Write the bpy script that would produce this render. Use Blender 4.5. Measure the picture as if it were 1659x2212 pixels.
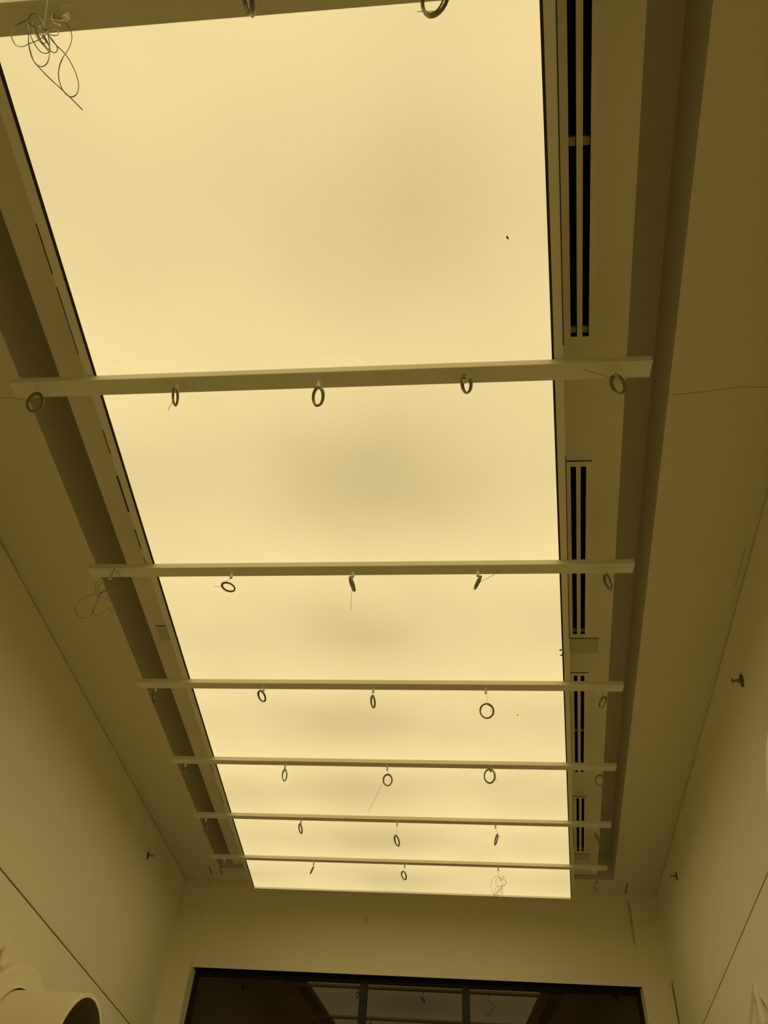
import bpy, math, random
from mathutils import Vector, Matrix
random.seed(7)
for o in list(bpy.data.objects):
    bpy.data.objects.remove(o)
sc = bpy.context.scene
col = sc.collection

# ------------------------------------------------------------------ camera
CZ = 1.5                                     # eye height above the floor
FPX, CXP, CYP = 1590.0, 829.5, 1106.0        # focal length / centre in pixels of the 1659 x 2212 frame
PITCH, YAW, ROLL = 0.72065387, 0.12853441, -0.06877262
RM = (Matrix.Rotation(YAW, 3, 'Z') @ Matrix.Rotation(PITCH, 3, 'X')
      @ Matrix(((1, 0, 0), (0, 0, 1), (0, -1, 0))) @ Matrix.Rotation(ROLL, 3, 'Z'))
cam_d = bpy.data.cameras.new('camera')
cam = bpy.data.objects.new('camera', cam_d)
col.objects.link(cam)
cam_d.sensor_fit = 'VERTICAL'
cam_d.sensor_height = 24.0
cam_d.lens = FPX / 2212 * 24.0
cam_d.clip_start = 0.02
cr, cd, cf = RM.col[0], RM.col[1], RM.col[2]
mw = Matrix((( cr[0], -cd[0], -cf[0], 0), (cr[1], -cd[1], -cf[1], 0), (cr[2], -cd[2], -cf[2], CZ), (0, 0, 0, 1)))
cam.matrix_world = mw
sc.camera = cam

# ------------------------------------------------------------------ world, exposure
w = bpy.data.worlds.new('night')
sc.world = w
w.use_nodes = True
w.node_tree.nodes['Background'].inputs[0].default_value = (0.010, 0.008, 0.004, 1)
w.node_tree.nodes['Background'].inputs[1].default_value = 0.3
sc.view_settings.view_transform = 'Standard'
sc.view_settings.look = 'None'
sc.view_settings.gamma = 1.0
sc.view_settings.use_curve_mapping = False
sc.view_settings.exposure = 0.0
PANEL_STRENGTH = 1.085                        # the luminous ceiling, the room's lamp

# ------------------------------------------------------------------ room measures (z above the eye)
ML, MR = -0.131247, 0.113486                 # the walls splay: x grows by M per metre of y
ZP, ZS, ZB = 2.60, 2.90, 2.567               # light panel (hung below the ceiling) / ceiling soffits / underside of the crossbars
YB = -3.6                                    # back wall
YE = 10.335                                  # far end of the light panel
YH, YP = 11.30, 11.19                        # window wall header / piers
S_WL, S_WR = -.8616 * ZS, .4741 * ZS         # offsets at y = 0: walls, soffit edges, bulkhead edges, panel, trim
S_SL, S_SR = -.6603 * ZS, .2687 * ZS
S_BL, S_BR = -.5859 * ZS, .1958 * ZS
S_PL, S_PR = -1.351, 0.198
S_TL, S_TR = -1.403, 0.246
Y_COVE, Y_BOX = 3.66 * ZS, 3.585 * ZS
COVE_D = 0.36
K = ZS / 2.646
XL = lambda s, y: s + ML * y
XR = lambda s, y: s + MR * y

def ray(p):
    return RM @ Vector((p[0] - CXP, p[1] - CYP, FPX))
def at_y(p, y):
    v = ray(p); v = v * (y / v.y); return Vector((v.x, v.y, v.z + CZ))
def at_x(p, x):
    v = ray(p); v = v * (x / v.x); return Vector((v.x, v.y, v.z + CZ))
def at_z(p, z):
    v = ray(p); v = v * (z / v.z); return Vector((v.x, v.y, v.z + CZ))
def on_wall(p, s, m):
    v = ray(p); v = v * (s / (v.x - m * v.y)); return Vector((v.x, v.y, v.z + CZ))

# ------------------------------------------------------------------ materials
def mat(name, base, rough=0.6, metal=0.0, noise=0.0, nscale=6.0, bump=0.0, bscale=60.0, spec=0.3, stretch=None):
    m = bpy.data.materials.new(name); m.use_nodes = True
    nt = m.node_tree; b = nt.nodes['Principled BSDF']
    b.inputs['Base Color'].default_value = (*base, 1)
    b.inputs['Roughness'].default_value = rough
    b.inputs['Metallic'].default_value = metal
    b.inputs['Specular IOR Level'].default_value = spec
    tc = nt.nodes.new('ShaderNodeTexCoord')
    src = tc.outputs['Object']
    if stretch:
        mp = nt.nodes.new('ShaderNodeMapping'); mp.inputs['Scale'].default_value = stretch
        nt.links.new(src, mp.inputs['Vector']); src = mp.outputs['Vector']
    if noise:
        n = nt.nodes.new('ShaderNodeTexNoise'); n.inputs['Scale'].default_value = nscale
        n.inputs['Detail'].default_value = 5
        nt.links.new(src, n.inputs['Vector'])
        mx = nt.nodes.new('ShaderNodeMix'); mx.data_type = 'RGBA'
        mx.inputs['A'].default_value = (*[c * (1 - noise) for c in base], 1)
        mx.inputs['B'].default_value = (*[min(1, c * (1 + noise)) for c in base], 1)
        nt.links.new(n.outputs['Fac'], mx.inputs['Factor'])
        nt.links.new(mx.outputs['Result'], b.inputs['Base Color'])
    if bump:
        n2 = nt.nodes.new('ShaderNodeTexNoise'); n2.inputs['Scale'].default_value = bscale
        n2.inputs['Detail'].default_value = 4
        nt.links.new(src, n2.inputs['Vector'])
        bp = nt.nodes.new('ShaderNodeBump'); bp.inputs['Strength'].default_value = bump
        bp.inputs['Distance'].default_value = 0.003
        nt.links.new(n2.outputs['Fac'], bp.inputs['Height'])
        nt.links.new(bp.outputs['Normal'], b.inputs['Normal'])
    return m

PAINT = mat('wall_paint', (0.92, 0.85, 0.64), 0.6, noise=0.03, nscale=1.6, bump=0.06, bscale=90, spec=0.4)
PAINT2 = mat('lower_wall_paint', (0.96, 0.895, 0.69), 0.6, noise=0.02, nscale=1.6, bump=0.06, bscale=90, spec=0.4)
CEIL = mat('ceiling_paint', (0.80, 0.735, 0.55), 0.8, noise=0.03, nscale=1.4, bump=0.06, bscale=90)
BOXP = mat('bulkhead_paint', (0.81, 0.75, 0.56), 0.7, noise=0.03, nscale=2.0, bump=0.05, bscale=80)
TRIMP = mat('trim_paint', (0.86, 0.81, 0.62), 0.55, noise=0.04, nscale=5, bump=0.05, bscale=40)
BARP = mat('bar_enamel', (0.84, 0.80, 0.62), 0.45, noise=0.02, nscale=9, bump=0.02, bscale=60)
POSTP = mat('post_enamel', (0.85, 0.80, 0.64), 0.4, noise=0.02, nscale=30)
GASK = mat('gasket_rubber', (0.055, 0.035, 0.020), 0.7, noise=0.25, nscale=12)
LIPM = mat('white_lip', (0.95, 0.93, 0.90), 0.4, noise=0.02, nscale=10)
DUCT = mat('duct_black', (0.008, 0.007, 0.004), 0.8, noise=0.3, nscale=14)
DIFF = mat('diffuser_enamel', (0.85, 0.78, 0.59), 0.5, noise=0.02, nscale=8)
CLIP = mat('clip_metal', (0.42, 0.36, 0.20), 0.5, metal=0.3, noise=0.15, nscale=30)
HATCH = mat('hatch_paint', (0.63, 0.59, 0.42), 0.7, noise=0.04, nscale=8, bump=0.05, bscale=50)
WIRE = mat('wire_steel', (0.30, 0.27, 0.17), 0.38, metal=0.75, noise=0.3, nscale=40)
CORE = mat('joint_backing', (0.22, 0.17, 0.08), 0.9, noise=0.1, nscale=4)
CRACK = mat('crack_dark', (0.06, 0.045, 0.02), 0.9, noise=0.3, nscale=30)
FRAME = mat('window_frame_bronze', (0.014, 0.009, 0.004), 0.45, noise=0.2, nscale=12)
FLOORM = mat('floor_concrete', (0.60, 0.555, 0.42), 0.6, noise=0.1, nscale=2.2, bump=0.1, bscale=30)
BRASS = mat('sprinkler_metal', (0.20, 0.15, 0.07), 0.35, metal=0.8, noise=0.15, nscale=40)
TUBEW = mat('tube_white', (0.95, 0.89, 0.70), 0.5, noise=0.02, nscale=6, bump=0.02, bscale=40)
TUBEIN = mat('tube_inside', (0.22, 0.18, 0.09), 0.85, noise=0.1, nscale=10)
SPECK = mat('insect_dark', (0.03, 0.018, 0.006), 0.8, noise=0.2, nscale=60)

def glass():
    m = bpy.data.materials.new('night_glass'); m.use_nodes = True
    nt = m.node_tree; b = nt.nodes['Principled BSDF']
    n = nt.nodes.new('ShaderNodeTexNoise'); n.inputs['Scale'].default_value = 3
    mx = nt.nodes.new('ShaderNodeMix'); mx.data_type = 'RGBA'
    mx.inputs['A'].default_value = (0.016, 0.011, 0.0012, 1)
    mx.inputs['B'].default_value = (0.021, 0.0145, 0.0018, 1)
    nt.links.new(n.outputs['Fac'], mx.inputs['Factor'])
    nt.links.new(mx.outputs['Result'], b.inputs['Base Color'])
    b.inputs['Roughness'].default_value = 0.02
    b.inputs['IOR'].default_value = 1.66
    b.inputs['Specular Tint'].default_value = (1.0, 0.95, 0.72, 1)
    return m
GLASS = glass()

def light_sheet():
    """uneven glow of the back-lit sheet: lamp rows brighten it in blotches"""
    m = bpy.data.materials.new('backlit_sheet'); m.use_nodes = True
    nt = m.node_tree; b = nt.nodes['Principled BSDF']
    L = nt.links.new
    tc = nt.nodes.new('ShaderNodeTexCoord'); sp = nt.nodes.new('ShaderNodeSeparateXYZ')
    L(tc.outputs['Object'], sp.inputs[0])
    def math_(op, a, b_=None, c=None):
        n = nt.nodes.new('ShaderNodeMath'); n.operation = op
        for i, v in enumerate((a, b_, c)):
            if v is None: continue
            if isinstance(v, (int, float)): n.inputs[i].default_value = v
            else: L(v, n.inputs[i])
        return n.outputs[0]
    X, Y = sp.outputs['X'], sp.outputs['Y']
    # lamp rows lie behind the crossbars: brightest there, dimmer between
    ph = math_('MULTIPLY', math_('SUBTRACT', Y, 0.615), 2 * math.pi / 1.3979)
    rows = math_('MULTIPLY', math_('COSINE', ph), 0.5)                  # -0.5 .. 0.5
    # dim seam between two lamp columns
    xc = math_('ADD', X, math_('MINIMUM', math_('MULTIPLY', Y, 0.135), 0.95))
    dim = math_('EXPONENT', math_('MULTIPLY', math_('MULTIPLY', xc, xc), -3.2))
    n1 = nt.nodes.new('ShaderNodeTexNoise'); n1.inputs['Scale'].default_value = 1.1
    n1.inputs['Detail'].default_value = 1.5
    L(tc.outputs['Object'], n1.inputs['Vector'])
    nz = math_('SUBTRACT', n1.outputs['Fac'], 0.5)
    s = math_('ADD', 1.0, math_('MULTIPLY', rows, 0.10))
    s = math_('ADD', s, math_('MULTIPLY', math_('MULTIPLY', dim, math_('SUBTRACT', 0.9, rows)), -0.11))
    s = math_('ADD', s, math_('MULTIPLY', nz, 0.27))
    s = math_('MULTIPLY', s, PANEL_STRENGTH)
    b.inputs['Base Color'].default_value = (0.12, 0.11, 0.08, 1)
    b.inputs['Roughness'].default_value = 0.6
    b.inputs['Specular IOR Level'].default_value = 0.1
    b.inputs['Emission Color'].default_value = (0.775, 0.615, 0.292, 1)
    L(s, b.inputs['Emission Strength'])
    return m
SHEET = light_sheet()

# ------------------------------------------------------------------ builders
class MB:
    def __init__(s): s.v = []; s.f = []; s.sm = []
    def add(s, vs, fs, smooth=False):
        n = len(s.v); s.v += [tuple(v) for v in vs]; s.f += [tuple(i + n for i in f) for f in fs]
        s.sm += [smooth] * len(fs); return s
    def prism(s, poly, z0, z1):
        """vertical prism over a plan polygon (z above the eye)"""
        k = len(poly)
        a = sum(poly[i][0] * poly[(i + 1) % k][1] - poly[(i + 1) % k][0] * poly[i][1] for i in range(k))
        if a < 0: poly = poly[::-1]
        vs = [(x, y, z0 + CZ) for x, y in poly] + [(x, y, z1 + CZ) for x, y in poly]
        fs = [tuple(range(k))[::-1], tuple(range(k, 2 * k))] + [(i, (i + 1) % k, k + (i + 1) % k, k + i) for i in range(k)]
        return s.add(vs, fs)
    def box(s, x0, x1, y0, y1, z0, z1):
        return s.prism([(x0, y0), (x1, y0), (x1, y1), (x0, y1)], z0, z1)
    def strip(s, F, s0, s1, y0, y1, z0, z1):
        """splayed strip: offsets s0..s1 of side F (XL or XR) between y0 and y1"""
        return s.prism([(F(s0, y0), y0), (F(s1, y0), y0), (F(s1, y1), y1), (F(s0, y1), y1)], z0, z1)
    def hexa(s, p):
        """8 corners: 4 of one end, 4 of the other"""
        return s.add(p, [(3, 2, 1, 0), (4, 5, 6, 7), (0, 1, 5, 4), (1, 2, 6, 5), (2, 3, 7, 6), (3, 0, 4, 7)])
    def tube(s, pts, r, sides=6, closed=False):
        n = len(pts); pts = [Vector(p) for p in pts]; rings = []
        up = None
        for i in range(n):
            if closed: d = pts[(i + 1) % n] - pts[i - 1]
            else: d = pts[min(i + 1, n - 1)] - pts[max(i - 1, 0)]
            if d.length < 1e-9: d = Vector((0, 0, 1))
            d.normalize()
            if up is None:
                up = d.orthogonal().normalized()
            else:
                up = up - up.dot(d) * d
                up = up.normalized() if up.length > 1e-6 else d.orthogonal().normalized()
            q = d.cross(up)
            rr = r[i] if isinstance(r, (list, tuple)) else r
            rings.append([pts[i] + (up * math.cos(2 * math.pi * k / sides) + q * math.sin(2 * math.pi * k / sides)) * rr for k in range(sides)])
        vs = [v for rg in rings for v in rg]; fs = []
        for i in range(n if closed else n - 1):
            j = (i + 1) % n
            for k in range(sides):
                l = (k + 1) % sides
                fs.append((i * sides + k, i * sides + l, j * sides + l, j * sides + k))
        s.add(vs, fs, True)
        if not closed:
            s.add(rings[0], [tuple(range(sides))[::-1]]); s.add(rings[-1], [tuple(range(sides))])
        return s
    def lathe(s, prof, o, axis, seg=24):
        """profile [(radius, distance along axis)]"""
        a = Vector(axis).normalized(); u = a.orthogonal().normalized(); q = a.cross(u); o = Vector(o)
        vs = []
        for r, h in prof:
            for k in range(seg):
                t = 2 * math.pi * k / seg
                vs.append(o + a * h + (u * math.cos(t) + q * math.sin(t)) * max(r, 1e-5))
        fs = []
        for i in range(len(prof) - 1):
            for k in range(seg):
                l = (k + 1) % seg
                fs.append((i * seg + k, i * seg + l, (i + 1) * seg + l, (i + 1) * seg + k))
        return s.add(vs, fs, True)
    def build(s, name, m, parent=None, loc=None, sharp=35):
        me = bpy.data.meshes.new(name); me.from_pydata(s.v, [], s.f); me.materials.append(m)
        me.polygons.foreach_set('use_smooth', s.sm)
        me.update()
        if any(s.sm):
            try: me.set_sharp_from_angle(angle=math.radians(sharp))
            except Exception: pass
        o = bpy.data.objects.new(name, me); col.objects.link(o)
        if parent is not None:
            o.parent = parent
            o.matrix_parent_inverse = Matrix.Translation(parent_loc(parent)).inverted()
        return o
def parent_loc(p):
    l = Vector((0, 0, 0))
    while p is not None:
        l += p.location; p = p.parent if p.parent is not None and p.matrix_parent_inverse == Matrix() else None
    return l
def tag(o, label=None, cat=None, group=None, kind=None):
    if label: o['label'] = label
    if cat: o['category'] = cat
    if group: o['group'] = group
    if kind: o['kind'] = kind
    return o
def thing(name, loc, label, cat, group=None):
    o = bpy.data.objects.new(name, None); col.objects.link(o); o.location = loc
    o.empty_display_size = 0.05
    return tag(o, label, cat, group)
def smooth_path(P, n=8, closed=False):
    P = [Vector(p) for p in P]; out = []; k = len(P)
    for i in range(k if closed else k - 1):
        g = (lambda j: P[j % k]) if closed else (lambda j: P[max(0, min(k - 1, j))])
        a, b, c, d = g(i - 1), g(i), g(i + 1), g(i + 2)
        for t in range(n):
            t /= n
            out.append(0.5 * ((2 * b) + (c - a) * t + (2 * a - 5 * b + 4 * c - d) * t * t + (3 * b - a - 3 * c + d) * t ** 3))
    if not closed: out.append(P[-1])
    return out

# ================================================================== setting
FZ = -CZ
fl = MB().prism([(XL(S_WL, YB) - .1, YB - .1), (XR(S_WR, YB) + .1, YB - .1), (XR(S_WR, YH) + .2, YH + .3), (XL(S_WL, YH) - .2, YH + .3)], FZ - .1, FZ).build('floor', FLOORM)
tag(fl, 'pale concrete floor of the gallery below the frame', kind='structure')
wb = MB().box(XL(S_WL, YB) - .1, XR(S_WR, YB) + .1, YB - .15, YB, FZ, ZS + .4).build('wall_back', PAINT)
tag(wb, 'plain painted wall behind the viewer', kind='structure')

# side walls: dark core with an upper and a lower panel, split by a sloping shadow joint
def side_wall(name, F, s, sgn, gy0, gz0, slope, label):
    T = 0.12
    gz = lambda y: gz0 + slope * (y - gy0)
    y0, y1 = YB, YH + .12
    core = MB().strip(F, s + sgn * .012, s + sgn * T, y0, y1, FZ, ZS + .4).build(name, CORE)
    tag(core, label, kind='structure')
    def quad(za, zb):
        def c(x_off, y, z): return (F(s + sgn * x_off, y), y, z + CZ)
        p = [c(0, y0, za(y0)), c(0, y1, za(y1)), c(0, y1, zb(y1)), c(0, y0, zb(y0)),
             c(.012, y0, za(y0)), c(.012, y1, za(y1)), c(.012, y1, zb(y1)), c(.012, y0, zb(y0))]
        m = MB()
        fs = [(0, 1, 2, 3), (7, 6, 5, 4), (0, 4, 5, 1), (1, 5, 6, 2), (2, 6, 7, 3), (3, 7, 4, 0)]
        if sgn < 0: fs = [f[::-1] for f in fs]
        return m.add(p, fs)
    quad(lambda y: gz(y) + .0075, lambda y: ZS - .008).build('wall_panel', PAINT, core)
    quad(lambda y: FZ, lambda y: gz(y) - .0075).build('wall_panel', PAINT2, core)
    return core
side_wall('wall_left', XL, S_WL, -1, 4.7626 * K, 1.2601 * K, -0.0784, 'painted left wall with a sloping shadow joint')
side_wall('wall_right', XR, S_WR, 1, 4.8351 * K, 1.3887 * K, -0.0781, 'painted right wall with a sloping shadow joint')

# ceiling: soffits left and right, stubs at the window end, recessed coves
ce = MB()
ce.strip(XL, S_WL - .1, S_SL, YB, YH, ZS, ZS + COVE_D)
ce.strip(XR, S_SR, S_WR + .1, YB, YH, ZS, ZS + COVE_D)
ceiling = ce.build('ceiling', CEIL); tag(ceiling, 'painted soffits either side of the luminous panel', kind='structure')
MB().strip(XL, S_SL, S_TL + .02, Y_COVE, YH, ZS, ZS + COVE_D).build('soffit', CEIL, ceiling)
MB().strip(XR, S_TR - .02, S_SR, Y_COVE, YH, ZS, ZS + COVE_D).build('soffit', CEIL, ceiling)
MB().prism([(XL(S_TL, YE), YE - .3), (XR(S_TR, YE), YE - .3), (XR(S_TR, YH), YH), (XL(S_TL, YH), YH)], ZS + .001, ZS + COVE_D).build('soffit', CEIL, ceiling)
MB().strip(XL, S_SL, S_BL + .1, YB, Y_COVE, ZS + COVE_D, ZS + COVE_D + .03).build('cove_top', CEIL, ceiling)
MB().strip(XR, S_BR - .1, S_SR, YB, Y_COVE, ZS + COVE_D, ZS + COVE_D + .03).build('cove_top', CEIL, ceiling)
MB().strip(XL, S_BL, S_TL, Y_BOX, Y_COVE, ZS + COVE_D, ZS + COVE_D + .03).build('cove_top', CEIL, ceiling)
MB().strip(XR, S_TR, S_BR, Y_BOX, Y_COVE, ZS + COVE_D, ZS + COVE_D + .03).build('cove_top', CEIL, ceiling)
MB().prism([(XL(S_WL, YB) - .3, YB - .3), (XR(S_WR, YB) + .3, YB - .3), (XR(S_WR, YH) + .3, YH + .3), (XL(S_WL, YH) - .3, YH + .3)], ZS + COVE_D + .035, ZS + COVE_D + .1).build('deck', CEIL, ceiling)

# left bulkhead (solid) and right bulkhead (with openings for the diffusers)
MB().strip(XL, S_BL, S_TL, YB, Y_BOX, ZS, ZS + COVE_D).build('bulkhead', BOXP, ceiling)
DIFFS = [(-0.9, 0.7144, 0.1065, 0.1165, 0.1248, 0.1348, [0.4123, 0.703]),
         (1.007, 1.595, 0.1034, 0.1137, 0.1222, 0.1325, [1.308, 1.585]),
         (1.80, 2.4466, 0.1047, 0.1140, 0.1226, 0.1323, [2.1427, 2.43]),
         (2.676, 3.263, 0.1080, 0.1172, 0.1262, 0.1356, [3.25])]
ZD = ZS                                      # face of the bulkheads
DF0, DF1 = 0.0938 * ZD, 0.1430 * ZD          # diffuser face, offsets
DO0, DO1 = DF0 + .006, DF1 - .006            # opening behind the face
bk = MB()
bk.strip(XR, S_TR, DO0, YB, Y_BOX, ZS, ZS + COVE_D)
bk.strip(XR, DO1, S_BR, YB, Y_BOX, ZS, ZS + COVE_D)
y = YB
for d in DIFFS:
    a, b_ = d[0] * ZD - .02, d[1] * ZD + .02
    bk.strip(XR, DO0, DO1, y, a, ZS, ZS + COVE_D); y = b_
bk.strip(XR, DO0, DO1, y, Y_BOX, ZS, ZS + COVE_D)
bk.build('bulkhead', BOXP, ceiling)
# far strip of soffit cracks
for px in ([(452, 1873), (457, 1888)], [(1355, 1908), (1351, 1932)]):
    a, b_ = (at_z(p, ZS - .002) for p in px)
    dx = Vector((.006, 0, 0)); dz = Vector((0, 0, .004))
    MB().hexa([a - dx, a + dx, a + dx + dz, a - dx + dz, b_ - dx, b_ + dx, b_ + dx + dz, b_ - dx + dz]).build('crack', CRACK, ceiling)
for px in ([(1450, 853), (1520, 846), (1600, 836), (1675, 838)], [(0, 1160), (18, 1196), (40, 1235)], [(1610, 1180), (1600, 1225), (1588, 1268)]):
    MB().tube(smooth_path([at_z(p, ZS) for p in px], 6), .0010, 5).build('crack', CRACK, ceiling)

# trims along the light panel
def trim(name, F, s0, s1, label):
    o = MB().strip(F, s0, s1, YB, YE, ZP, ZS).build(name, TRIMP); tag(o, label, kind='structure'); return o
tL = trim('trim_1', XL, S_TL, S_PL - .012, 'narrow painted trim along the left edge of the light panel')
tR = trim('trim_2', XR, S_PR + .010, S_TR, 'narrow painted trim along the right edge of the light panel')
# open joints between the left trim and the bulkhead
for y0, y1, wd in ((1.25, 1.46, .003), (1.52, 1.85, .002), (2.30, 2.46, .003), (2.62, 2.90, .008), (3.05, 3.22, .004), (3.30, 3.40, .002), (6.2, 6.5, .003), (7.0, 7.3, .003)):
    MB().strip(XL, S_TL - wd, S_TL + .001, y0, y1, ZP - .0015, ZP + .004).build('joint', CRACK, tL)
for y0, y1, wd in ((.6, 1.9, .003), (2.55, 4.2, .003), (4.85, 6.2, .002), (6.9, 8.4, .003)):
    MB().strip(XR, S_TR - .001, S_TR + wd, y0, y1, ZP - .0015, ZP + .004).build('joint', CRACK, tR)
for px in ((1213, 1415), (1211, 1404)):
    c = at_z(px, ZP - .006)
    MB().lathe([(0, -.004), (.007, -.003), (.009, 0), (.005, .003), (0, .004)], c, (0, 0, 1), 8).build('chip', CRACK, tR)

# far wall: header and two piers, window below
WX0, WX1 = -3.335 * YH / YE, 2.085 * YH / YE
ZHEAD = 1.672 * YH / YE
hd = MB().box(WX0, WX1, YH, YH + .3, ZHEAD, ZS + .35).build('wall_far', PAINT)
tag(hd, 'painted window wall with header and side piers', kind='structure')
MB().prism([(XL(S_WL, YP) - .05, YP), (WX0, YP), (WX0, YH + .3), (XL(S_WL, YP) - .05, YH + .3)], FZ, ZS + .3).build('pier', PAINT, hd)
MB().prism([(WX1, YP + .06), (XR(S_WR, YP) + .05, YP + .06), (XR(S_WR, YP) + .05, YH + .3), (WX1, YH + .3)], FZ, ZS + .3).build('pier', PAINT, hd)
# batten and open joint on the right pier
a = at_y((1441, 2122), YP + .06)
MB().box(a.x - .012, a.x + .035, YP + .0, YP + .06, FZ, a.z - CZ).build('batten', TRIMP, hd)
b_ = at_y((1457, 2127), YP + .06)
MB().box(b_.x - .004, b_.x + .012, YP + .054, YP + .0605, FZ, b_.z - CZ).build('joint', CRACK, hd)
# faint relief: short strip beside the header, cover plate, old fixing marks
MB().box(WX1 - .028, WX1 - .002, YH - .006, YH, 2.10 * YH / YE, 2.585 * YH / YE).build('batten', HATCH, hd)
c = at_y((1001, 1996), YH)
MB().box(c.x - .038, c.x + .030, YH - .006, YH, c.z - CZ - .055, c.z - CZ + .05).build('cover_plate', PAINT, hd)
MB().box(c.x - .016, c.x + .016, YH - .009, YH - .006, c.z - CZ - .045, c.z - CZ + .032).build('cover_plate', PAINT, hd)
c = at_y((791, 1990), YH)
for dx, dz in ((-.012, .03), (.01, .012), (-.008, -.012), (.008, -.035), (.012, .035)):
    MB().lathe([(0, -.002), (.006, -.001), (.006, .001), (0, .002)], (c.x + dx, YH - .001, c.z + dz), (0, 1, 0), 7).build('mark', CRACK, hd)

# window: a deep dark lining, the glass leaning back at its head
WY, TILT = YH + .22, math.radians(5.3)
wback = MB().box(WX0 - .3, WX1 + .3, WY + .35, WY + .36, FZ, ZHEAD + .3).build('window_1', DUCT)
tag(wback, 'wide dark-framed window of three black leaning panes', kind='structure')
gy = lambda z: WY - (ZHEAD - z) * math.tan(TILT)
def leaning(x0, x1, z0, z1, d0, d1):
    m = MB()
    p = [(x, gy(z) + d, z + CZ) for z in (z0, z1) for (x, d) in ((x0, d0), (x1, d0), (x1, d1), (x0, d1))]
    return m.hexa(p)
ZB0 = -1.35
MB().box(WX0 - .10, WX1 + .10, YH + .02, WY + .34, ZHEAD, ZHEAD + .2).build('window_head', FRAME, wback)
MB().box(WX0 - .18, WX0 - .01, YH + .06, WY + .34, FZ, ZHEAD).build('window_jamb', FRAME, wback)
MB().box(WX1 + .01, WX1 + .18, YH + .06, WY + .34, FZ, ZHEAD).build('window_jamb', FRAME, wback)
gx = lambda px: at_y(px, WY - .06).x
EDGE = [WX0 - .01, gx((777, 2140)), gx((793, 2140)), gx((998, 2150)), gx((1015, 2150)), WX1 + .01]
for x0, x1 in ((EDGE[0], EDGE[0] + .05), (EDGE[1], EDGE[2]), (EDGE[3], EDGE[4]), (EDGE[5] - .05, EDGE[5])):
    leaning(x0, x1, FZ, ZHEAD, -.05, .02).build('mullion', FRAME, wback)
for i in range(3):
    x0, x1 = EDGE[2 * i], EDGE[2 * i + 1]
    leaning(x0, x1, ZHEAD - .065, ZHEAD, -.03, .02).build('window_rail', FRAME, wback)
    leaning(x0, x1, FZ, ZHEAD - .065, .002, .010).build('pane', GLASS, wback)

# ================================================================== light panel
lp = thing('light_panel', (-.4, 4, ZP + CZ), 'large glowing yellow backlit sheet panel filling the ceiling centre', 'ceiling light')
cuts = [YB + .01, -.61, 1.93, 4.471, 7.0, 9.55, YE - .012]
for i in range(len(cuts) - 1):
    a, b_ = cuts[i] + .0012, cuts[i + 1] - .0012
    MB().prism([(XL(S_PL, a), a), (XR(S_PR, a), a), (XR(S_PR, b_), b_), (XL(S_PL, b_), b_)], ZP + .004, ZP + .008).build('sheet', SHEET, lp)
MB().strip(XL, S_PL - .012, S_PL, YB + .01, YE - .012, ZP + .001, ZP + .02).build('gasket', GASK, lp)
MB().strip(XR, S_PR, S_PR + .010, YB + .01, YE - .012, ZP + .001, ZP + .02).build('gasket', GASK, lp)
MB().prism([(XL(S_PL, YE), YE - .012), (XR(S_PR, YE), YE - .012), (XR(S_PR, YE), YE), (XL(S_PL, YE), YE)], ZP - .016, ZS).build('end_lip', LIPM, lp)
for px, r, lb in (((1096, 513), .0075, 'tiny dark insect speck on the glowing sheet above the nearest full crossbar'), ((1118, 1545), .008, 'tiny dark insect speck on the glowing sheet right of a round wire coil')):
    c = at_z(px, ZP + .002)
    t = thing('insect', c, lb, 'insect')
    MB().lathe([(0, -r), (r * .35, -r * .7), (r * .5, 0), (r * .35, r * .7), (0, r)], c, (.6, 1, 0), 8).build('body', SPECK, t)
    MB().lathe([(0, -r * .4), (r * .3, 0), (0, r * .4)], c + Vector((r * .5, r * .8, 0)), (.6, 1, 0), 7).build('head', SPECK, t)

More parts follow.
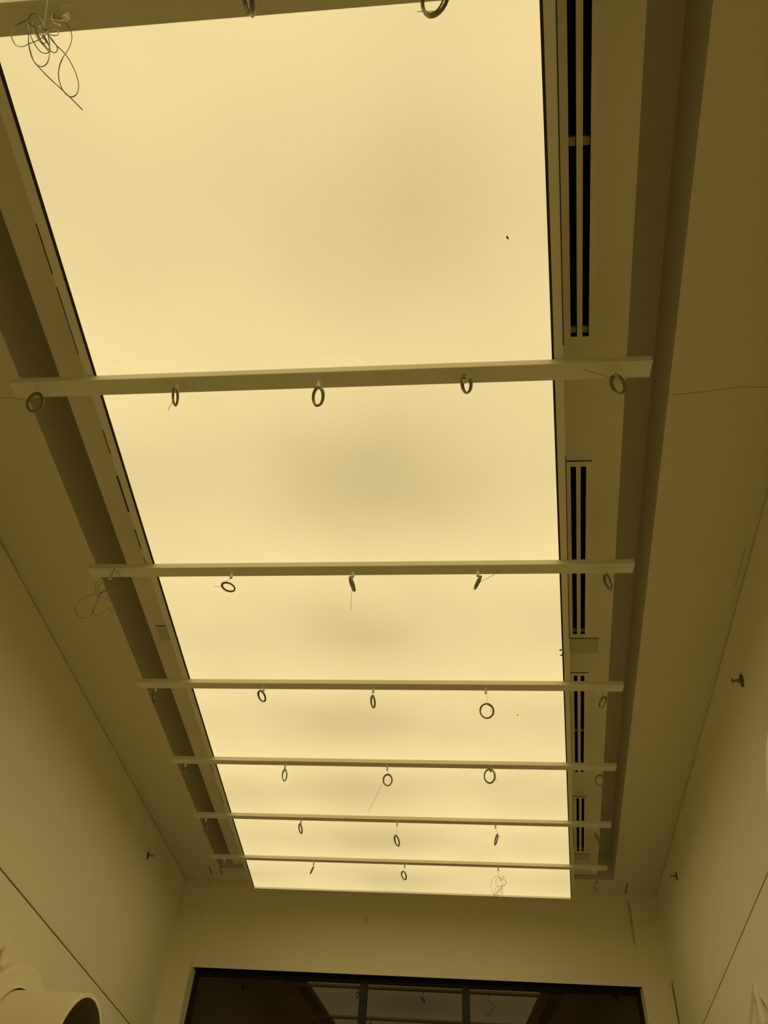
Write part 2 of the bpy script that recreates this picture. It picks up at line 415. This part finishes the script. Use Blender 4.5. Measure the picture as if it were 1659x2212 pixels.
# ================================================================== slot diffusers and hatches
DLAB = ['long twin-slot air diffuser at the top right, cut by the photo edge', 'twin-slot air diffuser crossed by the fifth crossbar from the window',
        'twin-slot air diffuser between the fourth and third crossbars from the window', 'small twin-slot air diffuser crossed by the second crossbar from the window']
for i, (n0, n1, a0, a1, b0, b1, cl) in enumerate(DIFFS):
    y0, y1 = n0 * ZD, n1 * ZD
    t = thing('slot_diffuser', (XR((DF0 + DF1) / 2, (y0 + y1) / 2), (y0 + y1) / 2, ZD + CZ), DLAB[i], 'air vent', 'slot diffusers in the right bulkhead')
    z0, z1 = ZD - .006, ZD - .0005
    e = .036
    fr = MB()
    fr.strip(XR, DF0, a0 * ZD, y0 - e, y1 + e, z0, z1)
    fr.strip(XR, b1 * ZD, DF1, y0 - e, y1 + e, z0, z1)
    fr.strip(XR, a0 * ZD, b1 * ZD, y0 - e, y0, z0, z1)
    fr.strip(XR, a0 * ZD, b1 * ZD, y1, y1 + e, z0, z1)
    fr.build('frame', DIFF, t)
    MB().strip(XR, a1 * ZD, b0 * ZD, y0, y1, z0, z1).build('slat', DIFF, t)
    du = MB()
    du.strip(XR, DO0 + .001, DO1 - .001, y0 - .018, y1 + .018, ZD + .16, ZD + .17)
    du.strip(XR, DO0 + .001, DO0 + .006, y0 - .018, y1 + .018, ZD, ZD + .16)
    du.strip(XR, DO1 - .006, DO1 - .001, y0 - .018, y1 + .018, ZD, ZD + .16)
    du.strip(XR, DO0 + .006, DO1 - .006, y0 - .018, y0 - .012, ZD, ZD + .16)
    du.strip(XR, DO0 + .006, DO1 - .006, y1 + .012, y1 + .018, ZD, ZD + .16)
    du.build('plenum', DUCT, t)
    MB().strip(XR, DF0 - .004, DF0, y0 - e, y1 + e, ZD - .003, ZD).build('joint', CRACK, t)
    MB().strip(XR, DF0, DF1, y0 - e - .006, y0 - e, ZD - .003, ZD).build('joint', CRACK, t)
    for cc in cl:
        for s0, s1 in ((a0, a1), (b0, b1)):
            MB().strip(XR, s0 * ZD + .001, s1 * ZD - .001, cc * ZD - .010, cc * ZD + .022, ZD + .012, ZD + .03).build('spacer', CLIP, t)
def hatch(F, s0, s1, y0, y1, label):
    t = thing('access_hatch', (F((s0 + s1) / 2, y0), y0, ZD + CZ), label, 'access panel')
    MB().strip(F, s0, s1, y0, y1, ZD - .004, ZD + .002).build('cover', HATCH, t)
    MB().strip(F, s0 - .003, s1 + .003, y0 - .006, y0 - .001, ZD - .003, ZD + .002).build('joint', CRACK, t)
hatch(XR, .0938 * ZD, .166 * ZD, 1.6165 * ZD, 1.684 * ZD, 'square access hatch on the right bulkhead below an air diffuser')
hatch(XL, -.5665 * ZD, -.5400 * ZD, 1.557 * ZD, 1.625 * ZD, 'small square access hatch on the left bulkhead')
hatch(XR, .094 * ZD, .160 * ZD, 3.30 * ZD, 3.375 * ZD, 'square access hatch behind the crossbar nearest the window')

# ================================================================== crossbars
BY = [(0.22300643 + 0.54457229 * k - (0.0108 if k == 0 else 0)) * ZB for k in range(7)]
BW, BT = .0885, .0325
BNAME = ['crossbar cut off by the top edge of the photo', 'sixth crossbar from the window, the nearest whole one', 'fifth crossbar from the window',
         'fourth crossbar from the window', 'third crossbar from the window', 'second crossbar from the window', 'crossbar nearest the window']
BSHORT = ['the crossbar cut by the top edge', 'the sixth crossbar from the window', 'the fifth crossbar from the window',
          'the fourth crossbar from the window', 'the third crossbar from the window', 'the second crossbar from the window', 'the crossbar nearest the window']
MOUNTS = [[(152, 38), (537, -8), (938, -8)],
          [(85, 842), (384, 832), (690, 822), (1003, 809), (1326, 801)],
          [(243, 1238), (502, 1236), (763, 1233), (1032, 1230), (1306, 1229)],
          [(338, 1480), (570, 1481), (807, 1485), (1049, 1487), (1296, 1488)],
          [(402, 1645), (617, 1649), (837, 1653), (1060, 1657), (1291, 1660)],
          [(447, 1765), (651, 1769), (858, 1774), (1070, 1779), (1285, 1784)],
          [(482, 1850), (677, 1857), (874, 1864), (1076, 1871), (1282, 1877)]]
POST_L = .048
mount_x = []
for k in range(7):
    y0 = BY[k]; y1 = y0 + BW; yc = y0 + BW / 2
    xl = -.6851 * ZB + ML * y0; xr = .2381 * ZB + MR * y0
    t = thing('crossbar', ((xl + xr) / 2, yc, ZB + CZ), 'flat white ' + BNAME[k] if k else 'flat white crossbar cut off by the top edge of the photo', 'ceiling bar', 'crossbars under the light panel')
    bm = MB()
    bv = .002
    prof = [(y0 + bv, ZB), (y1 - bv, ZB), (y1, ZB + bv), (y1, ZB + BT), (y0, ZB + BT), (y0, ZB + bv)]
    n = len(prof)
    vs = [(xl, a, z + CZ) for a, z in prof] + [(xr, a, z + CZ) for a, z in prof]
    fs = [tuple(range(n)), tuple(range(n, 2 * n))[::-1]] + [(i, n + i, n + (i + 1) % n, (i + 1) % n) for i in range(n)]
    bm.add(vs, fs).build('bar', BARP, t)
    xs = []
    for p in MOUNTS[k]:
        mx = at_z(p, ZB).x
        xs.append(mx)
        MB().lathe([(0, -.006), (.024, -.006), (.029, -.003), (.030, .0), (0, .0005)], (mx, yc, ZB + CZ), (0, 0, 1), 24).build('mount_plate', BARP, t)
        MB().lathe([(0, -POST_L), (.0045, -POST_L), (.0075, -POST_L + .001), (.009, -POST_L + .003), (.009, -.008), (.012, -.0055), (0, -.0055)], (mx, yc, ZB + CZ), (0, 0, 1), 16).build('post', POSTP, t)
    mount_x.append(xs)

# ================================================================== wire coils
WR = .0023
ORD = ['leftmost of five', 'second from the left', 'middle one', 'second from the right', 'rightmost of five']
def coil_geo(c, rad, nrm, udir, turns, rng, spread):
    """one continuous wire wound into a ring bundle"""
    n = nrm.normalized(); u = (udir - udir.dot(n) * n).normalized(); v = n.cross(u)
    pts = []; steps = 26
    r0 = rad; dr = 0; dn = 0
    tgt = [(rng.uniform(-1, 1), rng.uniform(-1, 1), rng.uniform(-.06, .06), rng.uniform(-.06, .06)) for _ in range(turns + 2)]
    for i in range(turns * steps + 1):
        t = i / steps; a, fr_ = int(t), t - int(t)
        fr_ = fr_ * fr_ * (3 - 2 * fr_)
        g = [tgt[a][q] * (1 - fr_) + tgt[a + 1][q] * fr_ for q in range(4)]
        th = 2 * math.pi * t
        r = rad + g[0] * spread
        pts.append(c + u * (math.cos(th) * r + g[2] * rad) + v * (math.sin(th) * r + g[3] * rad) + n * g[1] * spread)
    return pts
def below(p, y):
    v = at_y(p, y)
    return v if v.z < ZB + CZ - .014 else at_z(p, ZB - .014)
def wire_coil(k, j, cpx, major, minor, ang, look, tail=None, turns=13, spread=.0060, side=1):
    """cpx: centre; major/minor: apparent diameters in px; ang: lean of the long axis from upright, degrees"""
    yc = BY[k] + BW / 2
    px_ = mount_x[k][j]
    c = at_z(cpx, ZB - .09) if k == 0 else at_y(cpx, yc)
    eye = Vector((0, 0, CZ)); d = (c - eye)
    depth = d.dot(RM.col[2]); v = d.normalized()
    rad = max(.5 * (major) / FPX * d.length - spread * .8, .018)
    # image-plane axes at this point
    uimg = (RM @ Vector((math.sin(math.radians(ang)), -math.cos(math.radians(ang)), 0))); uimg = (uimg - uimg.dot(v) * v).normalized()
    w_ = v.cross(uimg)
    rho = min(1.0, max(.02, (minor - 2.2 * spread / d.length * FPX) / max(1, (major - 2.2 * spread / d.length * FPX))))
    nrm = v * rho + w_ * (side * math.sqrt(max(0, 1 - rho * rho)))
    rng = random.Random(100 * k + j)
    top_z = c.z + rad * math.sqrt(max(0, 1 - nrm.z ** 2)) + spread
    if top_z > ZB + CZ - .004:                 # keep it clear of the bar
        q_ = (ZB - .004) / (top_z - CZ); c = eye + (c - eye) * q_; rad *= q_
    lab = '%s wire coil, %s on %s' % (look, (ORD[j] if k else ['left one', 'middle one', 'right one'][j]), BSHORT[k])
    t = thing('wire_coil', c, lab, 'wire coil', 'wire coils hanging from the crossbars')
    g = coil_geo(c, rad, nrm, uimg, turns, rng, spread)
    MB().tube(g, WR, 5).build('coil', WIRE, t)
    tip = Vector((px_, yc, ZB + CZ - POST_L + .002))
    top = c + uimg * rad
    mid = (tip + top) / 2 + Vector((.002, 0, 0))
    MB().tube(smooth_path([tip, mid, top, c + uimg * rad * .8], 6), .0011, 5).build('drop_wire', WIRE, t)
    if tail:
        tp = [below(p, yc + (q + 1) * .006) for q, p in enumerate(tail)]
        MB().tube(smooth_path(tp, 6), .0012, 5).build('tail_wire', WIRE, t)
    return t
C = wire_coil
C(0, 1, (535, -7), 60, 20, -12, 'partly visible edge-on')
C(0, 2, (939, -8), 64, 46, 22, 'partly visible loose', tail=[(938, 24), (920, 25), (902, 25)], spread=.006)
C(1, 0, (76, 869), 40, 29, 28, 'dark tilted', tail=[(62, 868), (50, 863), (25, 860), (-12, 859)])
C(1, 1, (379, 855), 44, 16, 0, 'dark narrow upright', tail=[(376, 860), (371, 871), (363, 887)])
C(1, 2, (687, 857), 43, 26, 6, 'dark oval')
C(1, 3, (1008, 830), 43, 25, -4, 'dark upright oval')
C(1, 4, (1335, 831), 42, 28, -28, 'dark loose-tailed', tail=[(1336, 822), (1322, 817), (1290, 807), (1260, 798)], spread=.005)
C(2, 1, (493, 1268), 32, 19, -66, 'dark tipped-over', tail=[(484, 1266), (475, 1267), (462, 1267)], spread=.0045)
C(2, 2, (761, 1262), 34, 9, -17, 'edge-on slanting', tail=[(761, 1270), (759, 1290), (758, 1317)])
C(2, 3, (1032, 1259), 33, 9, 27, 'edge-on slanting', tail=[(1036, 1258), (1050, 1251), (1068, 1241), (1082, 1232)])
C(2, 4, (1313, 1258), 35, 15, -20, 'narrow slanting')
C(3, 0, (332, 1508), 24, 7, -8, 'small edge-on')
C(3, 1, (565, 1504), 26, 15, -24, 'tilted oval', tail=[(561, 1500), (555, 1497), (551, 1494)])
C(3, 2, (806, 1516), 26, 11, -6, 'narrow upright')
C(3, 3, (1051, 1536), 30, 29, 10, 'open round', tail=[(1060, 1532), (1065, 1538), (1069, 1543)], turns=10, spread=.0050)
C(3, 4, (1302, 1517), 26, 13, 25, 'slanting half-open')
C(4, 0, (397, 1669), 19, 7, -6, 'tiny edge-on')
C(4, 1, (615, 1675), 23, 11, 2, 'narrow oval')
C(4, 2, (837.5, 1685), 23, 20, 8, 'round long-tailed', tail=[(830, 1684), (826, 1692), (814, 1718), (803, 1740), (795, 1754)])
C(4, 3, (1057, 1676.5), 28, 23, 5, 'round short-tailed', tail=[(1064, 1672), (1070, 1681), (1074, 1690)])
C(4, 4, (1296, 1686), 22, 20, -10, 'round open')
C(5, 0, (443, 1790), 17, 8, -8, 'tiny half-open', tail=[(442, 1795), (441, 1812), (441, 1832)])
C(5, 1, (649, 1790), 19, 8, -10, 'small narrow')
C(5, 2, (857, 1816), 21, 10, -16, 'small tilted')
C(5, 3, (1072, 1814), 21, 6, 15, 'edge-on wedge-like', tail=[(1075, 1811), (1079, 1809), (1083, 1806)])
C(5, 4, (1289.5, 1809), 19, 5, -25, 'edge-on leaning')
C(6, 0, (478, 1878), 15, 5, -8, 'tiny edge-on')
C(6, 1, (674, 1880), 15, 4, 25, 'tiny edge-on slanting')
C(6, 2, (872.5, 1891), 16, 10, -18, 'tiny oval', tail=[(869, 1890), (866, 1888), (863, 1885)])
C(6, 4, (1287, 1913), 16, 7, 14, 'low-hanging tiny')

def tangle(k, j, strands, label, r=WR, depth=.05):
    yc = BY[k] + BW / 2
    tip = Vector((mount_x[k][j], yc, ZB + CZ - POST_L + .002))
    rng = random.Random(500 + k)
    t = thing('wire_tangle', tip, label, 'wire coil', 'wire coils hanging from the crossbars')
    for q, st in enumerate(strands):
        ph = rng.uniform(0, 6.28)
        P = [below(p, yc + depth * math.sin(ph + 1.1 * i)) for i, p in enumerate(st)]
        if q == 0: P = [tip] + P
        cord = k == 0 and q == 0                # a pale cord leaves the post of the first tangle
        MB().tube(smooth_path(P, 9), .0022 if cord else r, 5).build('strand' if q else 'drop_wire', POSTP if cord else WIRE, t)
    return t
s0 = [[(142, 40), (128, 44), (108, 40), (111, 26), (114, 46), (130, 55), (112, 52), (90, 54), (74, 61)],
      [(140, 42), (118, 38), (108, 27), (118, 44), (130, 54), (110, 52), (80, 60), (64, 52), (60, 42), (72, 30), (86, 38), (98, 62), (106, 86), (106, 112), (88, 112), (70, 86), (62, 60), (60, 44), (80, 54)],
      [(102, 0), (98, 40), (92, 70), (100, 90), (92, 92), (84, 76), (90, 66), (110, 62), (126, 66), (124, 76), (106, 74), (100, 58)],
      [(58, 44), (38, 54), (26, 66), (25, 80), (34, 97), (48, 101), (64, 94), (80, 88), (96, 78), (104, 64)],
      [(62, 62), (62, 94), (68, 122), (78, 138), (90, 144), (102, 136), (107, 114), (104, 94), (92, 76)],
      [(63, 100), (72, 130), (84, 145), (108, 170), (130, 190), (148, 207), (178, 237)],
      [(98, 66), (116, 92), (140, 116), (158, 145), (169, 176), (168, 198), (158, 209), (146, 206), (134, 192), (127, 168), (128, 146), (136, 124), (148, 106), (155, 84), (152, 64), (138, 46), (118, 32), (110, 24)],
      [(80, 34), (96, 66), (112, 84), (124, 104), (118, 114), (104, 106), (86, 84), (72, 62), (64, 48)],
      [(66, 50), (76, 74), (92, 96), (106, 106), (104, 96), (90, 78), (76, 58), (70, 46)],
      [(70, 46), (82, 76), (96, 100), (107, 112), (107, 100), (96, 78), (84, 56)]]
tangle(0, 0, s0, 'large loose wire tangle with long tail at the top left corner', .0014, .03)
s2 = [[(246, 1229), (240, 1250), (233, 1276), (236, 1292)],
      [(246, 1229), (256, 1238), (262, 1254), (260, 1272), (250, 1284)],
      [(222, 1246), (208, 1260), (205, 1276), (212, 1288), (224, 1293), (236, 1292), (240, 1282), (232, 1275), (222, 1280), (212, 1288)],
      [(224, 1257), (214, 1264), (212, 1276), (218, 1280), (230, 1272), (244, 1271)],
      [(238, 1273), (222, 1280), (196, 1286), (176, 1295), (164, 1310), (163, 1322), (170, 1331), (182, 1335), (194, 1330), (201, 1322), (206, 1308), (214, 1288), (222, 1278)],
      [(200, 1314), (202, 1325), (208, 1329), (220, 1325), (232, 1313), (238, 1320), (243, 1323), (246, 1316)],
      [(232, 1274), (233, 1290), (240, 1298), (242, 1302), (238, 1290), (244, 1294)],
      [(264, 1272), (266, 1280), (261, 1287)]]
tangle(2, 0, s2, 'loose wire tangle, leftmost on the fifth crossbar from the window', .0016, .03)
s6 = [[(1077, 1889), (1079, 1893), (1082, 1904)],
      [(1082, 1904), (1085, 1895), (1088, 1892), (1086, 1900), (1075, 1893), (1066, 1897), (1061, 1909), (1062, 1922), (1067, 1933), (1072, 1936), (1080, 1928), (1085, 1917), (1085, 1906), (1080, 1897), (1074, 1898), (1071, 1906), (1076, 1914), (1086, 1912), (1092, 1909), (1094, 1904), (1090, 1899)],
      [(1086, 1898), (1092, 1905), (1091, 1912), (1084, 1915), (1074, 1916), (1068, 1924), (1070, 1932), (1078, 1934), (1085, 1929), (1087, 1922), (1082, 1916)],
      [(1085, 1916), (1076, 1925), (1071, 1931), (1066, 1934), (1074, 1937)],
      [(1084, 1917), (1073, 1926), (1072, 1932), (1082, 1922), (1086, 1934), (1085, 1940), (1079, 1944), (1074, 1940)]]
tangle(6, 3, s6, 'loose wire tangle on the crossbar nearest the window', .0015, .02)

# ================================================================== sidewall sprinklers
def sprinkler(px, s, m, sgn, label):
    c = on_wall(px, s, m)
    n = Vector((-sgn, sgn * m, 0)).normalized()
    t = thing('sprinkler', c, label, 'sprinkler', 'sidewall sprinklers')
    MB().lathe([(0, 0), (.044, 0), (.045, .004), (.040, .009), (.024, .012), (.020, .013), (0, .013)], c, n, 24).build('escutcheon', BRASS, t)
    MB().lathe([(0, .012), (.011, .012), (.011, .020), (.014, .021), (.014, .030), (.009, .031), (.007, .050), (0, .050)], c, n, 14).build('body', CLIP, t)
    side = n.cross(Vector((0, 0, 1)))
    for q in (1, -1):
        MB().tube(smooth_path([c + n * .030 + side * q * .011, c + n * .046 + side * q * .014, c + n * .060 + side * q * .004], 5), .0028, 5).build('frame_arm', BRASS, t)
    p = c + n * .062; up = Vector((0, 0, 1))
    q = [p - side * .016 - up * .012, p + side * .016 - up * .012, p + side * .016 + up * .016, p - side * .016 + up * .016]
    MB().hexa(q + [v + n * .003 for v in q]).build('deflector', BRASS, t)
sprinkler((319, 1848), S_WL, ML, -1, 'small dark sprinkler head on the left wall')
sprinkler((1603, 1470), S_WR, MR, 1, 'sprinkler head with round plate on the right wall, nearer one')
sprinkler((1462, 1893), S_WR, MR, 1, 'tiny dark sprinkler head on the right wall near the window')

# ================================================================== white wall drums
def drum(o, ax, r1, l1, r2, l2, label):
    """big collar against the wall, then a narrower open tube"""
    t = thing('wall_drum', o, label, 'wall duct', 'white wall drums')
    MB().lathe([(r1 - .02, 0), (r1 - .006, 0), (r1, .006), (r1, l1 - .02), (r1 - .02, l1), (r2 + .012, l1), (r2 + .012, l1 - .03)], o, ax, 64).build('collar', TUBEW, t)
    MB().lathe([(r2 + .011, l1 - .02), (r2 - .012, l1 - .02)], o, ax, 64).build('joint', CRACK, t)
    if l2:
        tb = MB().lathe([(r2, l1 - .018), (r2, l1 + l2 - .004), (r2 - .004, l1 + l2), (r2 - .024, l1 + l2), (r2 - .026, l1 + l2 - .004)], o, ax, 64).build('tube', TUBEW, t)
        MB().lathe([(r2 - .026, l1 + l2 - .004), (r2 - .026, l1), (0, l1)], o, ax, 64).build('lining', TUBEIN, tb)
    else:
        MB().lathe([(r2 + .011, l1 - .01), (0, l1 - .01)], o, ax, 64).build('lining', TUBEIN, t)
    return t
XO, CYT, CZT, CRT = -2.40 * K, 5.481 * K, 0.330 * K, 0.357 * K
xw = XL(S_WL, CYT)
o = Vector((xw - .02, CYT, CZT + CZ))
drum(o, (1, 0, 0), .53 * K, .15 * K, CRT + .026, XO - (xw - .02) - .15 * K, 'large white open-ended drum on the left wall at the bottom corner')
o = Vector((XR(S_WR, 1.985 * K) + .02, 1.985 * K, .655 * K + CZ))
drum(o, (-1, 0, 0), .505 * K, o.x - .955 * K, .383 * K, 0, 'white drum barely showing at the right edge of the photo')
def bracket(pts, s, m, r, label):
    p0 = on_wall(pts[0][0], s, m)
    t = thing('wall_bracket', p0, label, 'bracket')
    for a, b_, off in pts:
        A = on_wall(a, s, m); B = on_wall(b_, s - math.copysign(off, s), m)
        MB().tube([A, A.lerp(B, .5), B], r, 12).build('rod', TUBEW, t)
    n = Vector((math.copysign(1, -s), 0, 0))
    MB().lathe([(0, -.004), (.055, -.004), (.055, .006), (.045, .010), (0, .010)], p0, n, 20).build('wall_plate', TUBEW, t)
bracket([((14, 2043), (1, 2092), .10)], S_WL, ML, .022, 'short white rod bracket on the left wall above the drum')
bracket([((1636, 2148), (1655, 2215), .10), ((1628, 2125), (1618, 2216), .06)], S_WR, MR, .016, 'thin white rod bracket on the right wall, bottom right corner')
